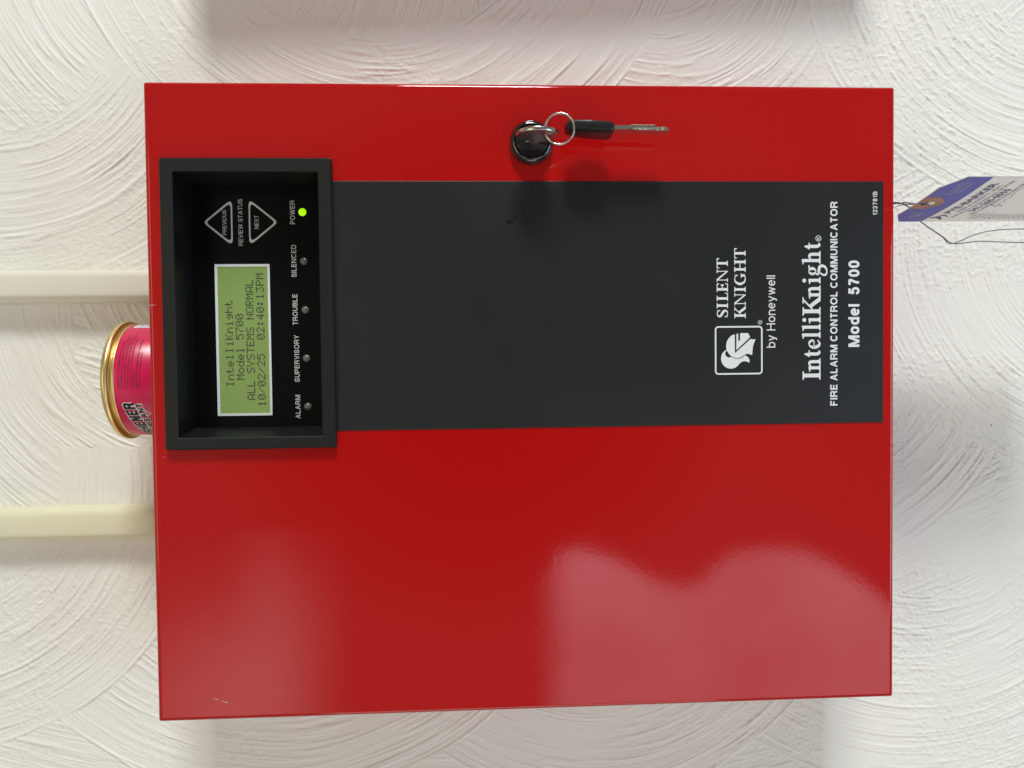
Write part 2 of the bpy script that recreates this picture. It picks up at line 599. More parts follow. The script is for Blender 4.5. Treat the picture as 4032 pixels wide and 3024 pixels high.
def grot(ink, text, x0, x1, z0, z1, w=0.15, gap=0.14, space=0.34):
    """set text between x0 and x1 (mm), capitals from z0 to z1"""
    hgt = z1 - z0
    adv, x = [], 0.0
    for c in text:
        if c == " ":
            x += space
            adv.append(None)
            continue
        wd = max(GROT[c][0], w)
        adv.append((x, wd))
        x += wd + gap
    k = (x1 - x0) / (x - gap)
    for n_, (c, a) in enumerate(zip(text, adv)):
        if a is None:
            continue
        xo, wd = a
        items = GROT[c][1:]
        for j in range(0, len(items), 2):
            kind, P = items[j], items[j + 1]
            if kind in "Dd":
                (u0, v0), (u1, v1) = P
                X = lambda u: x0 + (xo + w / 2 + u * (wd - w)) * k
                a0, b0, a1, b1 = X(u0), z0 + v0 * hgt, X(u1), z0 + v1 * hgt
                h_ = w * hgt * math.hypot(a1 - a0, b1 - b0) / abs(b1 - b0) / 2 * 0.96
                ink.poly([(a0 - h_, b0), (a0 + h_, b0), (a1 + h_, b1), (a1 - h_, b1)], j + 1)
                continue
            Q = [(x0 + (xo + w / 2 + u * (wd - w)) * k, z0 + (w / 2 + v * (1 - w)) * hgt) for u, v in P]
            ww = w * hgt
            if kind == "S":
                Q = [tuple(q) for q in catmull(Q, 5)]
            if kind == "L":
                (a0, b0), (a1, b1) = Q[0], Q[-1]
                d = math.hypot(a1 - a0, b1 - b0)
                if abs(a1 - a0) < 1e-9:
                    e = ((a1 - a0) / d * ww / 2, (b1 - b0) / d * ww / 2)
                    Q = [(a0 - e[0], b0 - e[1]), (a1 + e[0], b1 + e[1])]
            ink.miter(Q, ww, j + 1, closed=(kind == "O"))


def flat(y):
    """mm on a vertical plane at depth y (m); layers step towards the viewer"""
    return lambda u, v, l: (u / 1000, y - l * 0.000020, v / 1000)


# ------------------------------------------------------------------ wall: brushed plaster relief
def value_noise(u, v, seed):
    iu, iv = np.floor(u).astype(np.int64), np.floor(v).astype(np.int64)
    fu, fv = u - iu, v - iv
    fu = fu * fu * (3 - 2 * fu)
    fv = fv * fv * (3 - 2 * fv)

    def h(a, b):
        x = (a * 374761393 + b * 668265263 + seed * 1442695041) & 0xFFFFFFFF
        x = ((x ^ (x >> 13)) * 1274126177) & 0xFFFFFFFF
        x = ((x ^ (x >> 16)) * 2246822519) & 0xFFFFFFFF
        return ((x ^ (x >> 15)) & 0xFFFF) / 65535.0

    return (h(iu, iv) * (1 - fu) + h(iu + 1, iv) * fu) * (1 - fv) + (h(iu, iv + 1) * (1 - fu) + h(iu + 1, iv + 1) * fu) * fv


WALL_Y = 0.080
fine_x = np.arange(-0.335, 0.3351, 0.00056)
fine_z = np.arange(-0.425, 0.4251, 0.00056)
coarse = np.array([0.02, 0.05, 0.1, 0.2, 0.35, 0.6, 0.9, 1.3])
gx = np.concatenate([fine_x[0] - coarse[::-1], fine_x, fine_x[-1] + coarse]).astype(np.float64)
gz = np.concatenate([fine_z[0] - coarse[::-1], fine_z, fine_z[-1] + coarse]).astype(np.float64)
GX, GZ = np.meshgrid(gx, gz)
# trowel fans: centre (mm), outer radius (mm), laid down in this order; each opens towards +X
FANS = [
    (700, 60, 1400), (40, 470, 190), (150, -520, 200), (-240, 260, 170), (-235, -420, 190), (290, 200, 200), (120, 120, 170), (60, -160, 190),
    (-62, -267, 205), (-92, -48, 176), (-54, 156, 206), (60, 215, 172), (-50, 375, 172), (285, -92, 122),
    (106, -401, 172), (248, 330, 190), (290, -360, 176), (330, 86, 200), (20, 560, 150),
]
best = np.full(GX.shape, -1, np.int32)
rad = np.zeros(GX.shape)
ang = np.zeros(GX.shape)
edge = np.full(GX.shape, 1.0)
xm, zm = GX * 1000, GZ * 1000
for i, (cx, cz, R) in enumerate(FANS):
    dx, dz = xm - cx, zm - cz
    r = np.hypot(dx, dz)
    wob = 5.0 * (value_noise(np.arctan2(dz, -dx) * 5 + 20, np.full_like(r, i + 0.5), 77 + i) - 0.5)
    m = (r < R + wob) & (dx < 0.12 * R) & (r > (0.42 + 0.10 * math.sin(i * 2.3)) * R)
    best[m] = i
    rad[m] = r[m] + 1.6 * (value_noise(xm[m] / 45.0, zm[m] / 45.0, 5) - 0.5) + 0.30 * (value_noise(xm[m] / 7.0, zm[m] / 7.0, 6) - 0.5)
    ang[m] = np.arctan2(dz[m], -dx[m]) * R + 700
    edge[m] = (R + wob - r)[m]
S1 = best.astype(np.float64) * 37.0 + 300


def ridge(n, w):
    """thin continuous crest where the noise passes its middle"""
    return np.exp(-((n - 0.5) / w) ** 2)


a1 = value_noise(rad / 1.55 + S1, ang / 110 + 50, 1)
a2 = value_noise(rad / 3.1 + S1, ang / 150 + 50, 2)
a3 = value_noise(rad / 8.0 + S1, ang / 120 + 50, 3)
a4 = value_noise(rad / 1.0 + S1, ang / 40 + 50, 4)
dens = np.clip((value_noise(xm / 50.0 + 40, zm / 50.0 + 40, 8) - 0.12) * 2.0, 0.22, 1.0)
brk = np.clip((value_noise(rad / 2.5 + S1, ang / 26 + 60, 9) - 0.18) * 2.6, 0.10, 1.0)
lines = ridge(a1, 0.15) * dens * brk + 0.8 * ridge(a2, 0.075) * brk + 0.55 * (a4 - 0.5) * dens - 0.5 * np.clip(0.30 - a1, 0, 1) * dens
h = 0.00050 * lines + 0.0004 * (a3 - 0.5)
h += 0.00055 * np.exp(-((edge - 1.2) / 0.9) ** 2) * (0.25 + value_noise(ang / 15 + 70, S1, 10))
g1 = value_noise(xm / 2.1, zm / 2.1, 21)
g2 = value_noise(xm / 1.2, zm / 1.2, 22)
gm = np.clip((value_noise(xm / 45.0 + 9, zm / 45.0 + 9, 23) - 0.25) * 2.0, 0.12, 1.0)
# the lower end of the wall is grainier
gm = np.clip(gm * (0.75 + 0.9 * np.clip((-zm - 120) / 160, 0, 1)), 0, 1.3)
h += gm * (0.00085 * np.clip(g1 - 0.55, 0, 1) + 0.00030 * (g2 - 0.5))
h += 0.0016 * (value_noise(xm / 120.0 + 5, zm / 120.0 + 5, 24) - 0.5)
fade = np.clip((0.36 - np.abs(GX)) / 0.02, 0, 1) * np.clip((0.45 - np.abs(GZ)) / 0.02, 0, 1)
h *= fade
co = np.stack([GX, WALL_Y - h, GZ], -1).reshape(-1, 3).astype(np.float32)
nzv, nxv = GX.shape
idx = np.arange(nzv * nxv, dtype=np.int32).reshape(nzv, nxv)
quads = np.stack([idx[:-1, :-1], idx[:-1, 1:], idx[1:, 1:], idx[1:, :-1]], -1).reshape(-1, 4)
me = bpy.data.meshes.new("wall")
me.vertices.add(len(co))
me.vertices.foreach_set("co", co.ravel())
me.loops.add(quads.size)
me.loops.foreach_set("vertex_index", quads.ravel())
me.polygons.add(len(quads))
me.polygons.foreach_set("loop_start", np.arange(0, quads.size, 4, dtype=np.int32))
me.polygons.foreach_set("use_smooth", np.ones(len(quads), dtype=bool))
me.update(calc_edges=True)
wall = link("wall", me, MW)
wall["kind"] = "structure"

# ------------------------------------------------------------------ fire alarm panel
X0, X1, Z0, Z1 = -0.1705, 0.1705, -0.2030, 0.2030
panel = thing("alarm_panel", "red steel fire alarm control box with green display and dark nameplate on its door", "alarm panel", (0, WALL_Y, Z0))

# body behind the door: four sheet sides, open at the front
V, F = loops_mesh([[(x, y, z) for x, z in rrect(X0 + i, X1 - i, Z0 + i, Z1 - i, 0.0008, 3)] for i, y in ((0.0022, WALL_Y - 0.001), (0.0022, 0.006), (0.0012, 0.006), (0.0012, 0.0132), (0.0012, WALL_Y + 0.001))])
keep(mesh("cabinet_body", V, F, MRED), panel)

# door: rounded front edge, returns to the sides, a cut-out for the display
BX0, BX1, BZ0, BZ1 = -0.0172, 0.1224, 0.1122, 0.1872          # display opening
R = 0.0026
loops = []
prof = [(0.0, 0.0130), (0.0, R)] + [(R * (1 - math.cos(a)), R * (1 - math.sin(a))) for a in [PI / 2 * k / 6 for k in range(1, 7)]]
for ins, y in prof:
    rr = max(0.0013 - ins * 0.55, 0.0003)
    loops.append([(x, y, z) for x, z in rrect(X0 + ins, X1 - ins, Z0 + ins, Z1 - ins, rr, 3)])
V, F = loops_mesh(loops)
n = len(loops[0])
base = len(V) - n
bm = bmesh.new()
bv = [bm.verts.new(v) for v in V]
for f in F:
    bm.faces.new([bv[i] for i in f])
# front sheet with the hole: outer loop + hole loop
outer = bv[base:]
hole = [bm.verts.new(p) for p in ((BX0, 0, BZ0), (BX1, 0, BZ0), (BX1, 0, BZ1), (BX0, 0, BZ1))]
eds = [bm.edges.get((outer[i], outer[(i + 1) % n])) or bm.edges.new((outer[i], outer[(i + 1) % n])) for i in range(n)]
eds += [bm.edges.new((hole[i], hole[(i + 1) % 4])) for i in range(4)]
bmesh.ops.triangle_fill(bm, edges=eds, use_beauty=True, use_dissolve=False)
door = from_bm("door", bm, MRED, None)
door.data.polygons.foreach_set("use_smooth", [abs(p.normal.y) < 0.9999 for p in door.data.polygons])
keep(door, panel)
# paint chips
for chip in ([(-158.0, 173.55), (-158.9, 170.4), (-159.2, 170.4), (-158.25, 173.5)], [(-159.3, 169.4), (-160.6, 165.6), (-161.0, 165.5), (-160.2, 168.0)],
             [(-160.8, 165.2), (-161.6, 162.4), (-161.75, 162.5)], [(53.1, 202.0), (52.9, 200.6), (53.15, 198.4), (53.35, 200.5)], [(-27.6, 196.6), (-27.1, 196.3), (-27.4, 196.0)]):
    Ink().poly(chip).build("scratch", MSCR, door, flat(-0.00012))

# bezel round the display
FY = 0.022
OX0, OX1, OZ0, OZ1 = -0.0236, 0.1297, 0.1050, 0.1941
seq = [
    (OX0, OX1, OZ0, OZ1, 0.0012, 0.0002), (OX0, OX1, OZ0, OZ1, 0.0012, -0.0032), (OX0 + 0.0007, OX1 - 0.0007, OZ0 + 0.0007, OZ1 - 0.0007, 0.0009, -0.0040),
    (BX0 - 0.0004, BX1 + 0.0004, BZ0 - 0.0004, BZ1 + 0.0004, 0.0005, -0.0040), (BX0, BX1, BZ0, BZ1, 0.0004, -0.0036),
    (-0.0139, 0.1212, 0.1135, 0.1866, 0.0004, FY),
]
loops = [[(x, y, z) for x, z in rrect(a, b, c, d, r, 2)] for a, b, c, d, r, y in seq]
V, F = loops_mesh(loops)
bezel = keep(mesh("display_bezel", V, F, MBEZ), panel)
fp = keep(mesh("faceplate", [(-0.0145, FY - 0.0001, 0.1130), (0.1217, FY - 0.0001, 0.1130), (0.1217, FY - 0.0001, 0.1872), (-0.0145, FY - 0.0001, 0.1872)],
               [(0, 1, 2, 3)], MFACE), bezel)
# LCD: raised frame, recessed screen, dot characters
fo = rrect(-0.0074, 0.0773, 0.1445, 0.1747, 0.0003, 2)
fi = rrect(-0.0061, 0.0759, 0.1457, 0.1733, 0.0003, 2)
V, F = loops_mesh([[(x, FY - 0.0002, z) for x, z in fo], [(x, FY - 0.0007, z) for x, z in fo], [(x, FY - 0.0007, z) for x, z in fi], [(x, FY + 0.0016, z) for x, z in fi]])
keep(mesh("lcd_frame", V, F, MINK), bezel)
LX0, LX1, LZ0, LZ1 = -0.0061, 0.0759, 0.1457, 0.1733
V = [(LX0, FY - 0.00025, LZ0), (LX1, FY - 0.00025, LZ0), (LX1, FY - 0.00025, LZ1), (LX0, FY - 0.00025, LZ1)]
scr = keep(mesh("lcd_screen", V, [(0, 1, 2, 3)], MLCD), bezel)
G5 = {
    "I": "01110 00100 00100 00100 00100 00100 01110", "n": "00000 00000 10110 11001 10001 10001 10001",
    "t": "01000 01000 11100 01000 01000 01001 00110", "e": "00000 00000 01110 10001 11111 10000 01110",
    "l": "01100 00100 00100 00100 00100 00100 01110", "i": "00100 00000 01100 00100 00100 00100 01110",
    "K": "10001 10010 10100 11000 10100 10010 10001", "g": "00000 00000 01111 10001 01111 00001 01110",
    "h": "10000 10000 10110 11001 10001 10001 10001", "M": "10001 11011 10101 10101 10001 10001 10001",
    "o": "00000 00000 01110 10001 10001 10001 01110", "d": "00001 00001 01101 10011 10001 10001 01111",
    "5": "11111 10000 11110 00001 00001 10001 01110", "7": "11111 00001 00010 00100 01000 01000 01000",
    "0": "01110 10001 10011 10101 11001 10001 01110", "A": "01110 10001 10001 10001 11111 10001 10001",
    "L": "10000 10000 10000 10000 10000 10000 11111", "S": "01111 10000 10000 01110 00001 00001 11110",
    "Y": "10001 10001 10001 01010 00100 00100 00100", "T": "11111 00100 00100 00100 00100 00100 00100",
    "E": "11111 10000 10000 11110 10000 10000 11111", "N": "10001 10001 11001 10101 10011 10001 10001",
    "O": "01110 10001 10001 10001 10001 10001 01110", "R": "11110 10001 10001 11110 10100 10010 10001",
    "1": "00100 01100 00100 00100 00100 00100 01110", "/": "00000 00001 00010 00100 01000 10000 00000",
    "2": "01110 10001 00001 00010 00100 01000 11111", ":": "00000 01100 01100 00000 01100 01100 00000",
    "4": "00010 00110 01010 10010 11111 00010 00010", "3": "11111 00010 00100 00010 00001 10001 01110",
    "P": "11110 10001 10001 11110 10000 10000 10000", " ": "00000 " * 7,
}
rows = ["   IntelliKnight    ", "    Model 5700      ", " ALL SYSTEMS NORMAL ", "10/02/25  02:40:13PM"]
pitch, dot = 3.755, 3.755 / 6.0
ik = Ink()
for r_, row in enumerate(rows):
    for c_, ch in enumerate(row):
        bits = G5[ch].split()
        for j in range(7):
            for i in range(5):
                if bits[j][i] == "1":
                    x = -2.35 + c_ * pitch + i * dot
                    z = 169.75 - r_ * 5.78 - j * dot
                    s = dot * 0.96
                    ik.poly([(x, z - s), (x + s, z - s), (x + s, z), (x, z)])
ik.build("lcd_characters", MSEG, bezel, flat(FY - 0.00032))
# indicator lamps
for x, z, on in ((106.2, 125.9, 1), (78.8, 125.6, 0), (51.5, 125.3, 0), (24.3, 125.1, 0), (-2.9, 124.9, 0)):
    pr = [(0.0022 * math.sin(a), 0.0014 * math.cos(a)) for a in [PI / 2 * k / 6 for k in range(7)]]
    V, F = lathe(pr, 20, lambda a, b, h: (x / 1000 + a, FY - 0.0001 - h, z / 1000 + b))
    o = keep(mesh("indicator_light", V, F, MLEDON if on else MLEDOFF, smooth=True), bezel)
    if on:
        o["label"] = "lit yellow-green power light"
    pr = [(0.00095 * math.sin(a), 0.0005 * math.cos(a)) for a in [PI / 2 * k / 4 for k in range(5)]]
    V, F = lathe(pr, 14, lambda a, b, h: (x / 1000 + 0.0001 + a, FY - 0.00135 - h, z / 1000 + 0.0002 + b))
    if not on:
        pass
# overlay print
ik = Ink()
for s, x0, x1, z0, z1, b in (
    ("POWER", 99.5, 112.6, 130.0, 132.75, .010), ("SILENCED", 69.9, 88.0, 129.75, 132.5, .010), ("TROUBLE", 43.1, 60.5, 129.55, 132.3, .010),
    ("SUPERVISORY", 11.1, 37.5, 129.1, 131.85, .010), ("ALARM", -9.5, 3.8, 129.0, 131.75, .010)):
    grot(ik, s, x0, x1, z0, z1, w=0.15, gap=0.12)
for s, x0, x1, z0, z1 in (("REVIEW STATUS", 87.6, 113.5, 158.9, 161.3), ("PREVIOUS", 93.7, 107.4, 167.8, 169.95), ("NEXT", 96.9, 104.4, 150.1, 152.4)):
    grot(ik, s, x0, x1, z0, z1, w=0.12, gap=0.11)
ik.build("lettering", MINKD, bezel, flat(FY - 0.00022))


def round_poly(P, r, n=5):
    out = []
    m = len(P)
    for i in range(m):
        a, b, c = (np.array(P[(i + k) % m], float) for k in (-1, 0, 1))
        u, v = (a - b) / np.hypot(*(a - b)), (c - b) / np.hypot(*(c - b))
        t = r / math.tan(math.acos(float(u @ v)) / 2)
        p, q = b + u * t, b + v * t
        for k in range(n + 1):
            s = k / n
            out.append(tuple((1 - s) ** 2 * p + 2 * s * (1 - s) * b + s * s * q))
    return out


ik = Ink()
for tri in ([(100.5, 180.6), (87.3, 164.5), (113.7, 164.5)], [(100.6, 139.4), (113.8, 155.5), (87.4, 155.5)]):
    cx, cz = np.mean(tri, 0)
    o_ = round_poly(tri, 2.0)
    inn = [((x - cx) * 0.85 + cx, (z - cz) * 0.85 + cz) for x, z in o_]
    ik.ring(o_, inn)
ik.build("arrow_buttons", MINKD, bezel, flat(FY - 0.00022))

# nameplate
NX0, NX1, NZ0, NZ1 = -0.0149, 0.1183, -0.1960, 0.1052
V, F = loops_mesh([[(x, y, z) for x, z in rrect(NX0 + i, NX1 - i, NZ0 + i, NZ1 - i, 0.0004, 2)] for i, y in ((0, -0.00002), (0, -0.00035), (0.0001, -0.0004))], close_last=True)
plate = keep(mesh("nameplate", V, F, MPLATE), panel)
V, F = loops_mesh([[(x, -0.00042, z) for x, z in rrect(NX0 - 0.0001, NX1, NZ0, NZ1, 0.0004, 2)], [(x, -0.00042, z) for x, z in rrect(NX0 + 0.0001, NX1 - 0.0003, NZ0, NZ1, 0.0004, 2)]])

PY = -0.00050
ik = Ink()


# serif capitals and small letters, drawn piece by piece in units of the capital height
class Serif:
    def __init__(self, ink, x, z, sx, sz):
        self.k, self.x, self.z, self.sx, self.sz, self.l = ink, x, z, sx, sz, 0

    def P(self, pts):
        self.l += 1
        self.k.poly([(self.x + a * self.sx, self.z + b * self.sz) for a, b in pts], self.l)

    def Rb(self, pts, w):
        self.l += 1
        self.k.ribbon([(self.x + a * self.sx, self.z + b * self.sz) for a, b in pts], [q * self.sz for q in w], self.l, n=5)

    def stem(self, x, w, y0=0.0, y1=1.0, bot=0.13, top=0.13, t=0.06):
        """vertical stem centred at x with bracketed slab serifs"""
        h = w / 2
        p = []
        if bot:
            p += [(x - h - bot, y0), (x + h + bot, y0), (x + h + bot, y0 + t), (x + h + 0.03, y0 + t + 0.025), (x + h, y0 + t + 0.07)]
        else:
            p += [(x - h, y0), (x + h, y0)]
        if top:
            p += [(x + h, y1 - t - 0.07), (x + h + 0.03, y1 - t - 0.025), (x + h + top, y1 - t), (x + h + top, y1), (x - h - top, y1), (x - h - top, y1 - t),
                  (x - h - 0.03, y1 - t - 0.025), (x - h, y1 - t - 0.07)]
        else:
            p += [(x + h, y1), (x - h, y1)]
        if bot:
            p += [(x - h, y0 + t + 0.07), (x - h - 0.03, y0 + t + 0.025), (x - h - bot, y0 + t)]
        self.P(p)

    def flag(self, x, w, y):
        self.P([(x - w / 2 - 0.13, y - 0.05), (x + w / 2 - 0.02, y), (x + w / 2 - 0.02, y - 0.16), (x - w / 2, y - 0.13), (x - w / 2 - 0.13, y - 0.085)])

    def glyph(self, c):
        w = 0.21
        if c == "I":
            self.stem(0.235, w)
        elif c == "L":
            self.stem(0.235, w, bot=0.13)
            self.P([(0.2, 0), (0.70, 0), (0.74, 0.27), (0.68, 0.27), (0.62, 0.10), (0.5, 0.066), (0.2, 0.066)])
        elif c == "E":
            self.stem(0.235, w)
            self.P([(0.2, 0), (0.73, 0), (0.79, 0.25), (0.73, 0.25), (0.66, 0.10), (0.52, 0.066), (0.2, 0.066)])
            self.P([(0.2, 1), (0.74, 1), (0.76, 0.78), (0.70, 0.78), (0.64, 0.90), (0.52, 0.934), (0.2, 0.934)])
            self.P([(0.3, 0.47), (0.50, 0.47), (0.60, 0.36), (0.66, 0.36), (0.66, 0.66), (0.60, 0.66), (0.50, 0.545), (0.3, 0.545)])
        elif c == "N":
            self.stem(0.17, 0.075, bot=0.12, top=0)
            self.stem(0.94, 0.075, bot=0, top=0.12)
            self.P([(0.0, 1), (0.26, 1), (0.975, 0.09), (0.975, 0), (0.90, 0), (0.13, 0.93), (0, 0.94)])
        elif c == "T":
            self.stem(0.46, w, top=0)
            self.P([(0.02, 1), (0.90, 1), (0.92, 0.75), (0.86, 0.75), (0.80, 0.90), (0.66, 0.93), (0.26, 0.93), (0.12, 0.90), (0.06, 0.75), (0.0, 0.75)])
        elif c == "H":
            self.stem(0.235, w)
            self.stem(0.89, w)
            self.P([(0.3, 0.465), (0.82, 0.465), (0.82, 0.54), (0.3, 0.54)])
        elif c == "K":
            self.stem(0.235, w)
            self.P([(0.3, 0.44), (0.78, 0.94), (0.66, 0.94), (0.66, 1), (1.02, 1), (1.02, 0.95), (0.90, 0.93), (0.42, 0.44)])
            self.P([(0.40, 0.56), (0.55, 0.68), (0.98, 0.13), (1.08, 0.06), (1.08, 0), (0.80, 0)])
        elif c == "S":
            self.Rb([(.64, .70), (.57, .88), (.40, .962), (.2, .90), (.13, .76), (.2, .63), (.4, .50), (.58, .38), (.63, .24), (.55, .09), (.36, .036), (.17, .10), (.09, .30)],
                    [.05, .08, .075, .12, .17, .20, .22, .20, .17, .12, .075, .08, .05])
            self.P([(0.61, 0.68), (0.67, 0.68), (0.68, 0.99), (0.63, 0.99)])
            self.P([(0.06, 0.01), (0.11, 0.01), (0.12, 0.32), (0.06, 0.32)])
        elif c == "G":
            self.Rb([(.91, .70), (.80, .89), (.58, .962), (.30, .86), (.135, .5), (.30, .14), (.60, .036), (.88, .10)],
                    [.06, .08, .075, .16, .22, .16, .075, .10])
            self.P([(0.78, 0.04), (0.99, 0.09), (0.99, 0.36), (1.08, 0.38), (1.08, 0.43), (0.66, 0.43), (0.66, 0.38), (0.78, 0.36)])
            self.P([(0.88, 0.68), (0.94, 0.68), (0.95, 0.99), (0.90, 0.99)])
        # small letters (x height 0.67)
        elif c == "n" or c == "h":
            self.stem(0.20, 0.17, y1=0.66 if c == "n" else 1.03, top=0, bot=0.09)
            self.flag(0.20, 0.17, 0.68 if c == "n" else 1.045)
            self.Rb([(.22, .46), (.32, .585), (.43, .63), (.515, .58), (.545, .42)], [.05, .085, .12, .165, .17])
            self.stem(0.545, 0.17, y1=0.45, top=0, bot=0.085)
        elif c == "t":
            self.Rb([(.17, .90), (.17, .55), (.17, .20), (.24, .075), (.36, .09)], [.06, .17, .17, .15, .06])
            self.P([(0.0, 0.60), (0.37, 0.60), (0.37, 0.665), (0.0, 0.665)])
            self.P([(0.0, 0.62), (0.1, 0.62), (0.2, 0.9), (0.14, 0.9)])
        elif c == "e":
            self.Rb([(.08, .37), (.44, .37), (.46, .50), (.36, .625), (.24, .635), (.13, .53), (.10, .34), (.16, .14), (.31, .05), (.50, .17)],
                    [.05, .06, .13, .11, .06, .13, .18, .17, .11, .05])
        elif c == "l":
            self.stem(0.20, 0.17, y1=1.02, top=0, bot=0.09)
            self.flag(0.20, 0.17, 1.04)
        elif c == "i":
            self.stem(0.20, 0.17, y1=0.66, top=0, bot=0.09)
            self.flag(0.20, 0.17, 0.68)
            self.l += 1
            self.k.disc(self.x + 0.19 * self.sx, self.z + 0.905 * self.sz, 0.108 * self.sz, self.l)
        elif c == "g":
            self.Rb([(.12, .45), (.17, .60), (.27, .635), (.37, .60), (.42, .45), (.37, .31), (.27, .265), (.17, .31), (.12, .45)], [.17, .10, .065, .10, .17, .10, .065, .10, .17])
            self.Rb([(.34, .60), (.44, .64), (.60, .635)], [.06, .07, .09])
            self.Rb([(.19, .30), (.10, .20), (.14, .11), (.32, .09), (.52, .05), (.565, -.10), (.48, -.27), (.28, -.345), (.10, -.30), (.06, -.17), (.14, -.03), (.24, .07)],
                    [.06, .09, .12, .15, .16, .15, .12, .075, .10, .11, .08, .05])


def serif_line(word, xs, x0, z0, sx, sz):
    for c, a in zip(word, xs):
        Serif(ik, x0 + a * sx, z0, sx, sz).glyph(c)


serif_line("SILENT", [0, .84, 1.47, 2.27, 3.15, 4.33], 43.9, -108.5, 6.22, 6.25)
serif_line("KNIGHT", [0, 1.12, 2.30, 2.88, 4.06, 5.25], 43.6, -118.4, 6.22, 6.35)
serif_line("IntelliKnight", [-.03, .43, 1.23, 1.67, 2.25, 2.68, 3.09, 3.52, 4.46, 5.26, 5.69, 6.35, 7.16], 9.6, -160.4, 9.98, 10.15)
grot(ik, "by Honeywell", 27.2, 67.0, -134.9, -130.05, w=0.125, gap=0.10)
grot(ik, "FIRE ALARM CONTROL COMMUNICATOR", -5.3, 107.3, -169.95, -165.85, w=0.20, gap=0.065, space=0.27)
grot(ik, "Model  5700", 27.0, 75.1, -182.4, -176.1, w=0.215, gap=0.05, space=0.28)
grot(ik, "122781B", 99.7, 112.8, -192.4, -189.9, w=0.165, gap=0.13)
# registered marks
for x, z, r in ((41.3, -126.4, 1.2), (87.1, -159.2, 1.62)):
    o_ = [(x + r * math.cos(2 * PI * i / 24), z + r * math.sin(2 * PI * i / 24)) for i in range(24)]
    ik.ring(o_, [(x + (a - x) * 0.80, z + (b - z) * 0.80) for a, b in o_])
    ik.text("R", x - r * .40, x + r * .45, z - r * .48, z + r * .48, bold=0.01)
ik.build("lettering", MINK, plate, flat(PY))

# emblem: a helmeted head with a plume in a rounded square (traced in 220 px / 1659 units of the close-up)
ik = Ink()
ex0, ez0, es = 12.7, -101.05, 26.6 / 1417.0


def em(p):  # close-up (x right, y down) -> panel (x = up the close-up, z = leftwards)
    return (39.35 - (p[1] - 105) * 26.62 / 1435.0, -101.15 - (p[0] - 103) * 26.6 / 1417.0)


o_ = rrect(12.68, 39.35, -127.80, -101.10, 2.0, 6)
i_ = rrect(13.55, 38.48, -126.93, -101.97, 1.15, 6)
ik.ring(o_, i_)
sm = lambda P, n=5: [tuple(q) for q in catmull(P, n)]
skull = sm([(692, 352), (600, 385), (520, 460), (460, 560), (437, 680), (445, 790), (470, 850), (520, 930), (590, 1000), (680, 1040), (780, 1055), (850, 1045)]) + \
    sm([(900, 1020), (960, 980), (1020, 940), (1075, 932), (1140, 945), (1213, 970)]) + \
    sm([(1213, 970), (1222, 830), (1245, 680), (1312, 500)], 6) + [(1250, 505), (1165, 492), (697, 905)]
ik.poly([em(p) for p in skull])
visor = [(745, 345), (760, 332), (795, 332), (798, 345), (798, 565), (852, 515), (855, 325), (870, 316), (1088, 316), (1112, 360), (1145, 435), (1140, 452), (737, 822)]
ik.poly([em(p) for p in visor])
plume = sm([(437, 808), (370, 855), (310, 935), (283, 1060), (310, 1190), (380, 1290), (470, 1345), (580, 1365), (690, 1345), (780, 1280), (850, 1205), (910, 1165), (975, 1150),
            (1040, 1158), (1125, 1197)], 5) + sm([(1133, 1130), (1115, 1070), (1060, 1010), (1000, 978)], 4) + \
    sm([(990, 980), (930, 1030), (850, 1068), (760, 1074), (680, 1060), (590, 1022)], 4) + sm([(560, 1028), (510, 1032), (450, 1005), (410, 940), (408, 890), (440, 845), (462, 838)], 4)
ik.poly([em(p) for p in plume])
ik.build("emblem", MINK, plate, flat(PY))
# dark scuffs on the plate
for cx, cz, r in ((96.6, 10.9, 1.3), (99.2, 8.3, 0.9), (14.0, -160.0, 1.7), (12.2, -165.5, 0.8)):
    Ink().poly([(cx + r * (0.6 + 0.5 * random.random()) * math.cos(a), cz + 1.6 * r * (0.6 + 0.5 * random.random()) * math.sin(a)) for a in [2 * PI * i / 9 for i in range(9)]]).build(
        "scuff", MSMUDGE, plate, flat(-0.00044))

# lock
LKX, LKZ = 0.1384, -0.0012
pl = lambda a, b, h: (LKX + a, -h, LKZ + b)
pr = [(0.0116, -0.0005), (0.0117, 0.0018), (0.0115, 0.0034), (0.0109, 0.0047), (0.0101, 0.0055), (0.0095, 0.0057), (0.0092, 0.0055), (0.0090, 0.0046)]
V, F = lathe(pr, 48, pl)
lock = keep(mesh("lock", V, F, MLOCK, smooth=True, sharp=50), panel)
pr = [(0.0088, 0.0030), (0.0088, 0.0052), (0.0085, 0.0057), (0.0060, 0.0060), (0.0, 0.0061)]
V, F = lathe(pr, 40, pl)
keep(mesh("lock_plug", V, F, MLOCK, smooth=True, sharp=30), lock)

# ------------------------------------------------------------------ keys and ring


def key_bow_loops(cx, th, cy, cz, ry, rz, rim):
    """an upright round key head (in the Y-Z plane), thickness th, rounded rim"""
    loops = []
    n = 40
    for k, (ins, off) in enumerate([(rim, -th / 2), (rim * .35, -th / 2 * .85), (0, -th / 4), (0, th / 4), (rim * .35, th / 2 * .85), (rim, th / 2)]):
        L = []
        for i in range(n):
            c, s_ = math.cos(2 * PI * i / n), math.sin(2 * PI * i / n)
            nar = 1 - 0.50 * max(0.0, c) ** 1.5
            L.append((cx + off, cy + (ry - ins) * c, cz + (rz - ins) * s_ * nar))
        loops.append(L)
    return loops


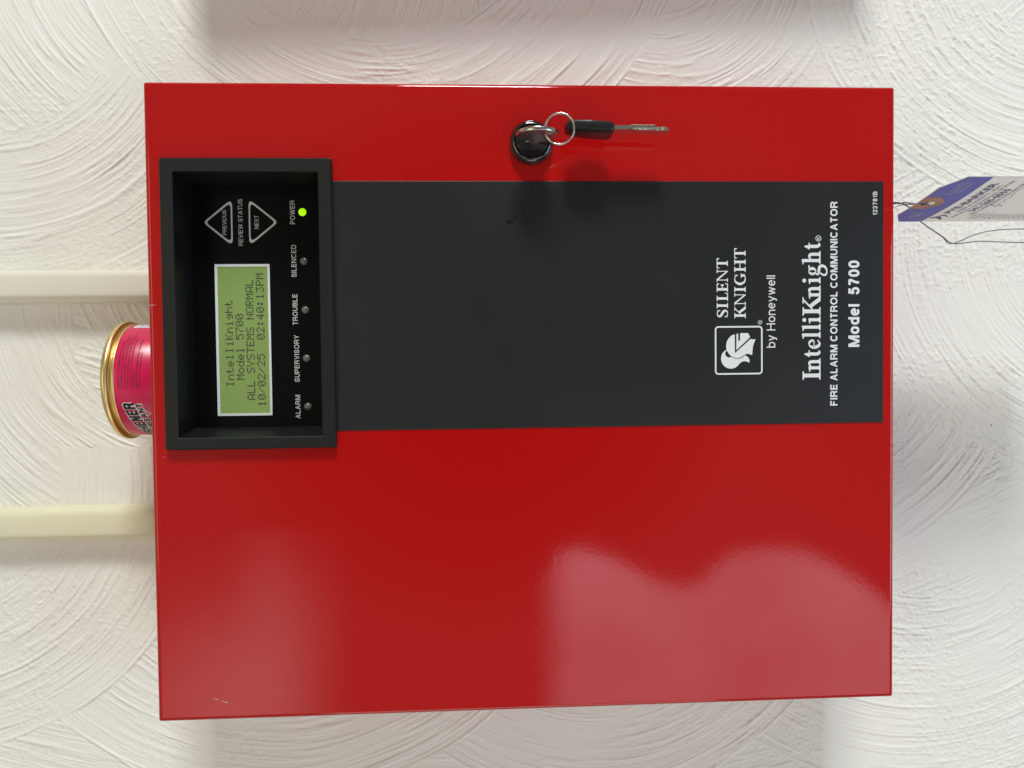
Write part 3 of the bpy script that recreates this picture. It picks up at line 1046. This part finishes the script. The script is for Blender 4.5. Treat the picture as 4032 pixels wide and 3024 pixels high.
key1 = thing("key", "bare nickel key with a round head standing in the black lock", "key", (LKX, -0.006, LKZ), "keys at the lock")
KB = 0.1380
L = key_bow_loops(KB, 0.0021, -0.0185, -0.0030, 0.0112, 0.0112, 0.0004)
V, F = loops_mesh(L)
nl = len(L[0])
hole = [[(x, -0.0235 + 0.0024 * math.cos(2 * PI * i / nl), -0.0090 + 0.0024 * math.sin(2 * PI * i / nl)) for i in range(nl)] for x in (KB - 0.00105, KB + 0.00105)]
bm = bmesh.new()
bv = [bm.verts.new(v) for v in V]
for f in F:
    bm.faces.new([bv[i] for i in f])
h0 = [bm.verts.new(v) for v in hole[0]]
h1 = [bm.verts.new(v) for v in hole[1]]
for i in range(nl):
    j = (i + 1) % nl
    bm.faces.new((h0[i], h0[j], h1[j], h1[i]))
for loop, hh in ((bv[:nl], h0), (bv[-nl:], h1)):
    e = [bm.edges.get((loop[i], loop[(i + 1) % nl])) for i in range(nl)] + [bm.edges.get((hh[i], hh[(i + 1) % nl])) for i in range(nl)]
    bmesh.ops.triangle_fill(bm, edges=e, use_beauty=True)
keep(from_bm("bow", bm, MNICK, None, smooth=True, sharp=30), key1)
bm = bmesh.new()
box_bm(bm, KB - 0.0009, KB + 0.0009, -0.0085, -0.0035, LKZ - 0.0036, LKZ + 0.0036, 0.0003)
keep(from_bm("blade", bm, MNICK, None), key1)

ring = bmesh.new()
RC = Vector((0.1396, -0.0225, -0.0140))
path = []
for i in range(96):
    a = 2 * PI * i / 96 * 2
    path.append(RC + Vector((0.0079 * math.sin(a), 0.0006 * math.sin(a / 2) + 0.0012 * math.cos(a), 0.0074 * math.cos(a))))
tube(ring, path, 0.00056, 8, closed=True)
kr = from_bm("key_ring", ring, MNICK, None, smooth=True, sharp=80)
tag(kr, "thin round wire ring joining the two keys at the lock", "key ring")

key2 = thing("key", "second key with a black plastic head hanging from the wire ring", "key", (0.141, -0.016, -0.030), "keys at the lock")
# head: rounded slab in the Y-Z plane with chamfered corners and an eyelet
KX, KT = 0.1413, 0.0052
prof2 = [(-0.0235, -0.0205), (-0.0205, -0.0178), (-0.0125, -0.0178), (-0.0095, -0.0205), (-0.0070, -0.0300), (-0.0080, -0.0415), (-0.0100, -0.0425), (-0.0220, -0.0425), (-0.0245, -0.0410), (-0.0252, -0.0300)]
pp = round_poly(prof2, 0.0012, 3)
cy, cz = np.mean(pp, 0)


def inset(P, d):
    out = []
    for y, z in P:
        v = np.array((y - cy, z - cz))
        out.append(tuple(np.array((y, z)) - v / np.hypot(*v) * d))
    return out


loops = []
for d, off in ((0.0013, -KT / 2), (0.0003, -KT / 2 * .8), (0, -KT / 4), (0, KT / 4), (0.0003, KT / 2 * .8), (0.0013, KT / 2)):
    loops.append([(KX + off + (z + 0.03) * 0.06, y, z) for y, z in inset(pp, d)])
V, F = loops_mesh(loops, True, True)
hd = keep(mesh("key_head", V, F, MKEYP, smooth=True, sharp=35), key2)
bm = bmesh.new()
tube(bm, [(KX - KT / 2 - 0.0002 - 0.0005, -0.0195 + 0.0021 * math.cos(2 * PI * i / 20), -0.0222 + 0.0021 * math.sin(2 * PI * i / 20)) for i in range(20)], 0.0004, 6, closed=True)
keep(from_bm("eyelet", bm, MKEYP, None, smooth=True, sharp=80), key2)
# blade with cuts on the front edge
zs = [-0.0420, -0.0500, -0.0512, -0.0520] + [-0.0530 - 0.0013 * i for i in range(13)] + [-0.0705, -0.0722]
fr = [-0.0200, -0.0200, -0.0214, -0.0196] + [-0.0188 - (0.0011, 0.0003, 0.0007, 0.0, 0.0009, 0.0002)[i % 6] for i in range(13)] + [-0.0188, -0.0168]
bk = [-0.0120] * 2 + [-0.0112, -0.0124] + [-0.0124] * 13 + [-0.0126, -0.0142]
bx = lambda z: KX + (z + 0.03) * 0.02 + 0.0004
bm = bmesh.new()
prev = None
rows_ = []
for z, a, b in zip(zs, fr, bk):
    th = 0.00105 if z > -0.0505 else 0.00092
    rows_.append([bm.verts.new(p) for p in ((bx(z) - th, a, z), (bx(z) + th, a, z), (bx(z) + th, b, z), (bx(z) - th, b, z))])
for A, B in zip(rows_, rows_[1:]):
    for k in range(4):
        bm.faces.new((A[k], A[(k + 1) % 4], B[(k + 1) % 4], B[k]))
bm.faces.new(rows_[0])
bm.faces.new(rows_[-1][::-1])
box_bm(bm, bx(-.052) - 0.0002, bx(-.052) + 0.0013, -0.0205, -0.0120, -0.0640, -0.0512, 0.0001)
keep(from_bm("blade", bm, MNICK, None), key2)

# ------------------------------------------------------------------ air freshener tin standing on the box
CX, CY, CZ = 0.0130, 0.0402, Z1
tin = thing("air_freshener_tin", "round pink air freshener tin with gold rim standing on top of the red box", "air freshener", (CX, CY, CZ))
RB, RT = 0.0318, 0.0339
HT = 0.0290
place = lambda a, b, h: (CX + a, CY + b, CZ + h)
pr = [(0.0, 0.0008), (0.0285, 0.0), (0.0305, 0.0004), (RB, 0.0022), (RB, 0.0226)]
V, F = lathe(pr, 96, place)
body = keep(mesh("printed_side", V, F, MPINK, smooth=True, sharp=40), tin)
pr = [(RB - 0.0002, 0.0224), (RB + 0.0002, 0.0226), (RB + 0.0004, 0.0233), (RB - 0.0001, 0.0240), (RB - 0.0010, 0.0244), (RB - 0.0010, 0.0249), (RB + 0.0004, 0.0251), (RB + 0.0006, 0.0253), (RB - 0.001, 0.0254)]
V, F = lathe(pr, 96, place)
keep(mesh("gold_neck", V, F, MGOLD, smooth=True, sharp=60), tin)
pr = [(RB - 0.001, 0.0257), (RT - 0.0004, 0.0256), (RT, 0.0259), (RT, 0.0272), (RT - 0.0002, 0.0283), (RT - 0.0009, 0.0289), (RT - 0.0018, HT), (RT - 0.0028, 0.0286), (RT - 0.0032, 0.0275), (0.0, 0.0275)]
V, F = lathe(pr, 96, place)
keep(mesh("gold_lid", V, F, MGOLD, smooth=True, sharp=60), tin)


def wrap(extra):
    def f(u, v, l):
        a = u / (RB * 1000)
        r = RB + extra + l * 0.00001
        return (CX + r * math.sin(a), CY - r * math.cos(a), CZ + v / 1000)
    return f


ik = Ink()
fine = ["INGREDIENTS: PPG-2 Methyl Ether Acetate, Acid", "C13-14 Alkane, Fragrance, Hexylene Glycol, D-Limonene,", "Hexyl Cinnamal, Linalool, Phenoxyethyl Isobutyrate,",
        "Citronellol. Contains Fragrance Allergens. For emergency", "information visit www.scentedfragrance.com", "1-866-806-3962", "INGRÉDIENTS: Acétate D'éther Méthylique",
        "Alkane C13-14 Fragrance, Hexyl"]
ln = [27.0, 33.5, 31.5, 35.0, 30.0, 9.5, 29.0, 20.0]
for i, (s, w) in enumerate(zip(fine, ln)):
    z = 19.4 - i * 1.60
    ik.text(s, -4.0, -4.0 + w, z, z + 0.92, bold=0.012 if i not in (0, 6) else 0.02)
ik.build("lettering", MMAROON, body, wrap(0.00005))
# slanted title, black on a white outline


def slanted(f, x0, z0, k):
    return lambda u, v, l: f(u, z0 + (v) + (u - x0) * k, l)


sk = 0.19
for nm, d, w_, m_, ex in (("title_outline", 0.42, 0.40, MINK, 0.00006), ("title", 0.0, 0.26, MBLKINK, 0.00012)):
    ik = Ink()
    grot(ik, "FRESHENER", -50.0 - d, -12.2 + d, 13.3 - d, 19.4 + d, w=w_ if d else 0.24, gap=0.10 if not d else 0.0)
    grot(ik, "DESODORISANT", -50.0 - d, -12.4 + d, 9.3 - d, 12.4 + d, w=w_ if d else 0.24, gap=0.10 if not d else 0.0)
    ik.build(nm, m_, body, slanted(wrap(ex), -12.0, 0.0, sk))
ik = Ink()
ik.poly([(-34, 17.4), (-19.0, 19.4), (-19.0, 20.9), (-34, 19.0)])
ik.build("dark_banner", MMAROON, body, slanted(wrap(0.00004), -12.0, 2.0, 0.06))
ik = Ink()
for a in range(6):
    ik.poly([(38.2 + a * 2, 1.0), (40.2 + a * 2, 1.0), (40.2 + a * 2, 20.0), (38.2 + a * 2, 20.0)])
bc = ik.build("barcode_panel", MINK, body, wrap(0.00005))
ik = Ink()
z = 18.6
while z > 2:
    wdt = random.choice((0.35, 0.6, 0.9))
    ik.poly([(39.6, z), (44, z), (44, z - wdt), (39.6, z - wdt)])
    ik.poly([(44, z), (48.5, z), (48.5, z - wdt), (44, z - wdt)])
    z -= wdt + random.choice((0.45, 0.8, 1.1))
ik.build("barcode", MGREYINK, body, wrap(0.00012))
# green sprig drawing low on the wrap
ik = Ink()
ik.ribbon([(-19, 5.0), (-20.5, 7.2), (-23, 7.8)], [.25, .35, .2])
ik.ribbon([(-19, 5.0), (-17.6, 7.6), (-17.2, 8.6)], [.25, .4, .6])
ik.build("sprig", MCARD, body, wrap(0.00005))

# ------------------------------------------------------------------ surface raceways up the wall


def raceway(label, x0, x1, m, h):
    zb, zt = Z1 - 0.004, 0.62
    w = x1 - x0
    pts = [(x0, WALL_Y + 0.0015), (x0, WALL_Y - 0.0025)]
    r = 0.0045
    for k in range(9):
        a = PI / 2 * k / 8
        pts.append((x0 + 0.0004 + r * (1 - math.cos(a)), WALL_Y - h + r - r * math.sin(a)))
    for k in range(9):
        a = PI / 2 * (1 - k / 8)
        pts.append((x1 - 0.0004 - r * (1 - math.cos(a)), WALL_Y - h + r - r * math.sin(a)))
    pts += [(x1, WALL_Y - 0.0025), (x1, WALL_Y + 0.0015)]
    # small crown on the flat face so that it does not read as a plane
    fin = []
    for x, y in pts:
        t = (x - (x0 + x1) / 2) / (w / 2)
        fin.append((x, y - 0.0006 * (1 - t * t)))
    mid = len(pts) // 2
    xs = np.linspace(fin[mid - 1][0], fin[mid][0], 7)[1:-1]
    extra = [(float(x), WALL_Y - h - 0.0006 * (1 - ((x - (x0 + x1) / 2) / (w / 2)) ** 2)) for x in xs]
    fin = fin[:mid] + extra + fin[mid:]
    V, F = [], []
    nn = len(fin)
    zs_ = np.linspace(zb, zt, 12)
    for z_ in zs_:
        V += [(x, y, float(z_)) for x, y in fin]
    for k in range(len(zs_) - 1):
        for i in range(nn - 1):
            F.append((k * nn + i, k * nn + i + 1, (k + 1) * nn + i + 1, (k + 1) * nn + i))
    o = mesh("raceway", V, F, m, smooth=True, sharp=50)
    tag(o, label, "conduit", "surface raceways above the box")
    return o


raceway("whiter flat wiring raceway beside the tin, on the lock side", 0.0606, 0.0808, MRACE, 0.0135)
raceway("yellower rounded wiring raceway beside the tin, away from the lock", -0.0868, -0.0662, MRACE2, 0.0120)

# ------------------------------------------------------------------ inspection tag wired below the box
L0, R0 = Vector((0.1003, 0.0220, 0)), Vector((0.1110, -0.0410, 0))
TW = (R0 - L0).length
tu = (R0 - L0).normalized()
tn = Vector((tu.y, -tu.x, 0))
if tn.y > 0 and tn.x > 0:
    tn = -tn
tn = Vector((-abs(tn.x), -abs(tn.y), 0))  # faces left and towards the viewer
ZT = -0.2099
tagp = thing("inspection_tag", "white and blue printed inspection tag wired to the underside of the red box", "tag", (0.1056, -0.0095, ZT))


def tp(extra):
    def f(u, v, l):  # mm from the left edge, mm above the top edge (negative down)
        bow = 0.0012 * math.sin(PI * u / (TW * 1000))
        p = L0 + tu * (u / 1000) + tn * (extra + l * 0.00001 + bow)
        return (p.x, p.y, ZT + v * 0.86 / 1000)
    return f


T = TW * 1000
cl, chh = 12.0, 8.5
bl = -24.0


def strip_grid(top, bottom, us, name, m, ex, thick=None):
    V, F = [], []
    f = tp(ex)
    for u in us:
        V.append(f(u, top(u), 0))
        V.append(f(u, bottom(u), 0))
    for i in range(len(us) - 1):
        F.append((2 * i, 2 * i + 2, 2 * i + 3, 2 * i + 1))
    if thick:
        n0 = len(V)
        g = tp(ex - thick)
        for u in us:
            V.append(g(u, top(u), 0))
            V.append(g(u, bottom(u), 0))
        for i in range(len(us) - 1):
            F.append((n0 + 2 * i, n0 + 2 * i + 1, n0 + 2 * i + 3, n0 + 2 * i + 2))
            F.append((2 * i, n0 + 2 * i, n0 + 2 * i + 2, 2 * i + 2))
    return keep(mesh(name, V, F, m), tagp)


topf = lambda u: -chh * max(0.0, 1 - u / cl) if u < cl else (-chh * max(0.0, 1 - (T - u) / cl) if u > T - cl else 0.0)
us = [T * i / 24 for i in range(25)] + [cl, T - cl]
us.sort()
card = strip_grid(topf, lambda u: -134.0, us, "card", MCARD, 0.0, 0.0004)
strip_grid(topf, lambda u: bl, us, "blue_band", MBLUE, 0.00008)
ik = Ink()
mx = T / 2
ik.poly([(mx - 8.5, 0), (mx + 8.5, 0), (mx + 8.5, -9), (mx + 2.5, -16), (mx - 2.5, -16), (mx - 8.5, -9)])
ik.build("reinforcement_patch", MPATCH, tagp, tp(0.00018))
ik = Ink()
ik.disc(mx, -8.2, 2.6)
ik.build("eyelet_hole", MW, tagp, tp(0.00026))
ik = Ink()
for i, (s, a, b) in enumerate((("DO NOT REMOVE", 43.5, 58.5), ("BY ORDER OF THE", 43.0, 59), ("FIRE MARSHAL", 46, 58))):
    ik.text(s, a, b, -11.0 - i * 3.0, -9.2 - i * 3.0, bold=0.02)
ik.build("band_lettering", MLAV, tagp, tp(0.00016))
ik = Ink()
for i, s in enumerate(("LICENSE", "NUMBER")):
    ik.text(s, 8, 17, -11.5 - i * 3.0, -9.6 - i * 3.0, bold=0.02)
ik.build("band_lettering", MLAV, tagp, tp(0.00016))
ik = Ink()
ik.text("PYE-BARKER", 15.5, 57.5, -33.2, -28.4, bold=0.03)
ik.text("541-265-0555", 19, 50.5, -46.4, -42.0, bold=0.03)
# flame emblem
ik.ribbon([(4.0, -35.0), (8.5, -30.0), (7.2, -26.2), (9.0, -24.9)], [.8, 3.2, 1.6, .2])
ik.ribbon([(9.5, -36), (12.0, -31.5), (10.5, -28)], [.6, 1.8, .2])
ik.ribbon([(26, -56), (30, -48.5), (28, -58), (31, -53.0), (34, -54.5), (37, -52.5), (40, -54), (46, -51.5), (56, -52)], [.35] * 9)
ik.build("purple_print", MTINK, tagp, tp(0.00012))
ik = Ink()
ik.text("FIRE & SAFETY, INC.", 19, 56, -37.2, -34.9, bold=0.012)
ik.text("2900 NE Avery Street, Newport, OR 97365", 8, 60, -40.8, -38.7, bold=0.01)
ik.text("FIRE ALARM INSPECTION RECORD", 13, 59, -49.9, -47.8, bold=0.012)
for i in range(3):
    ik.text(("Serviced by", "Date", "License No.")[i], 6, 15, -53.5 - i * 3.6, -51.6 - i * 3.6, bold=0.01)
    ik.poly([(17, -54 - i * 3.6), (62, -54 - i * 3.6), (62, -53.75 - i * 3.6), (17, -53.75 - i * 3.6)])
for i in range(18):
    z_ = -65 - i * 3.4
    ik.poly([(4, z_), (63, z_), (63, z_ + .25), (4, z_ + .25)])
    ik.text(("Panel", "Battery", "Smoke", "Heat", "Horn")[i % 5], 6, 14, z_ + .7, z_ + 2.3, bold=0.01)
ik.build("grey_print", MGINK, tagp, tp(0.00012))
# tie wire: out of the box's underside, through the hole, twisted, two loose tails
bm = bmesh.new()
hp = Vector(tp(0.0)(mx, -7.2, 0))
c1 = [(0.1062, 0.012, -0.199), (0.1076, 0.008, -0.2068), (0.1082, 0.007, -0.2121), tuple(hp + Vector((-0.0010, -0.0012, 0.003))), tuple(hp + Vector((0.0030, 0.0015, -0.001)))]
c2 = [(0.1052, 0.012, -0.199), (0.1058, 0.008, -0.2065), (0.1072, 0.007, -0.2130), tuple(hp + Vector((-0.0010, -0.0010, 0.0)))]
c3 = [(0.1075, 0.006, -0.200), (0.1053, -0.0035, -0.2045), (0.1020, -0.0030, -0.2105), (0.0962, -0.0015, -0.2161), (0.0880, 0.0, -0.2295), (0.0840, 0.0, -0.2352), (0.0895, 0.001, -0.2504), (0.0920, 0.001, -0.2669), (0.0923, 0.002, -0.300)]
c4 = [(0.1081, 0.0065, -0.200), (0.1059, -0.0030, -0.2047), (0.1024, -0.0025, -0.2107), (0.0966, -0.0010, -0.2163), (0.0884, 0.0004, -0.2297), (0.0842, 0.0006, -0.2366), (0.0854, 0.001, -0.2513), (0.0851, 0.002, -0.2669), (0.0846, 0.002, -0.2850)]
for c in (c1, c2, c3, c4):
    tube(bm, catmull(c, 7), 0.00028, 6)
keep(from_bm("tie_wire", bm, MWIRE, None, smooth=True, sharp=80), tagp)

# ------------------------------------------------------------------ neighbouring cabinet just beyond the frame: its shadow falls into the picture
cab = thing("wall_cabinet", "second red wall cabinet just past the frame edge, casting its shadow beside the lock", "cabinet", (0.40, WALL_Y, -0.21))
bm = bmesh.new()
box_bm(bm, 0.3140, 0.560, WALL_Y - 0.050, WALL_Y + 0.001, -0.222, 0.196, 0.0015)
bmesh.ops.rotate(bm, verts=bm.verts, cent=(0.3140, WALL_Y, -0.222), matrix=Matrix.Rotation(math.radians(-3.0), 3, "Y"))
keep(from_bm("cabinet_body", bm, MRED, None, smooth=True), cab)
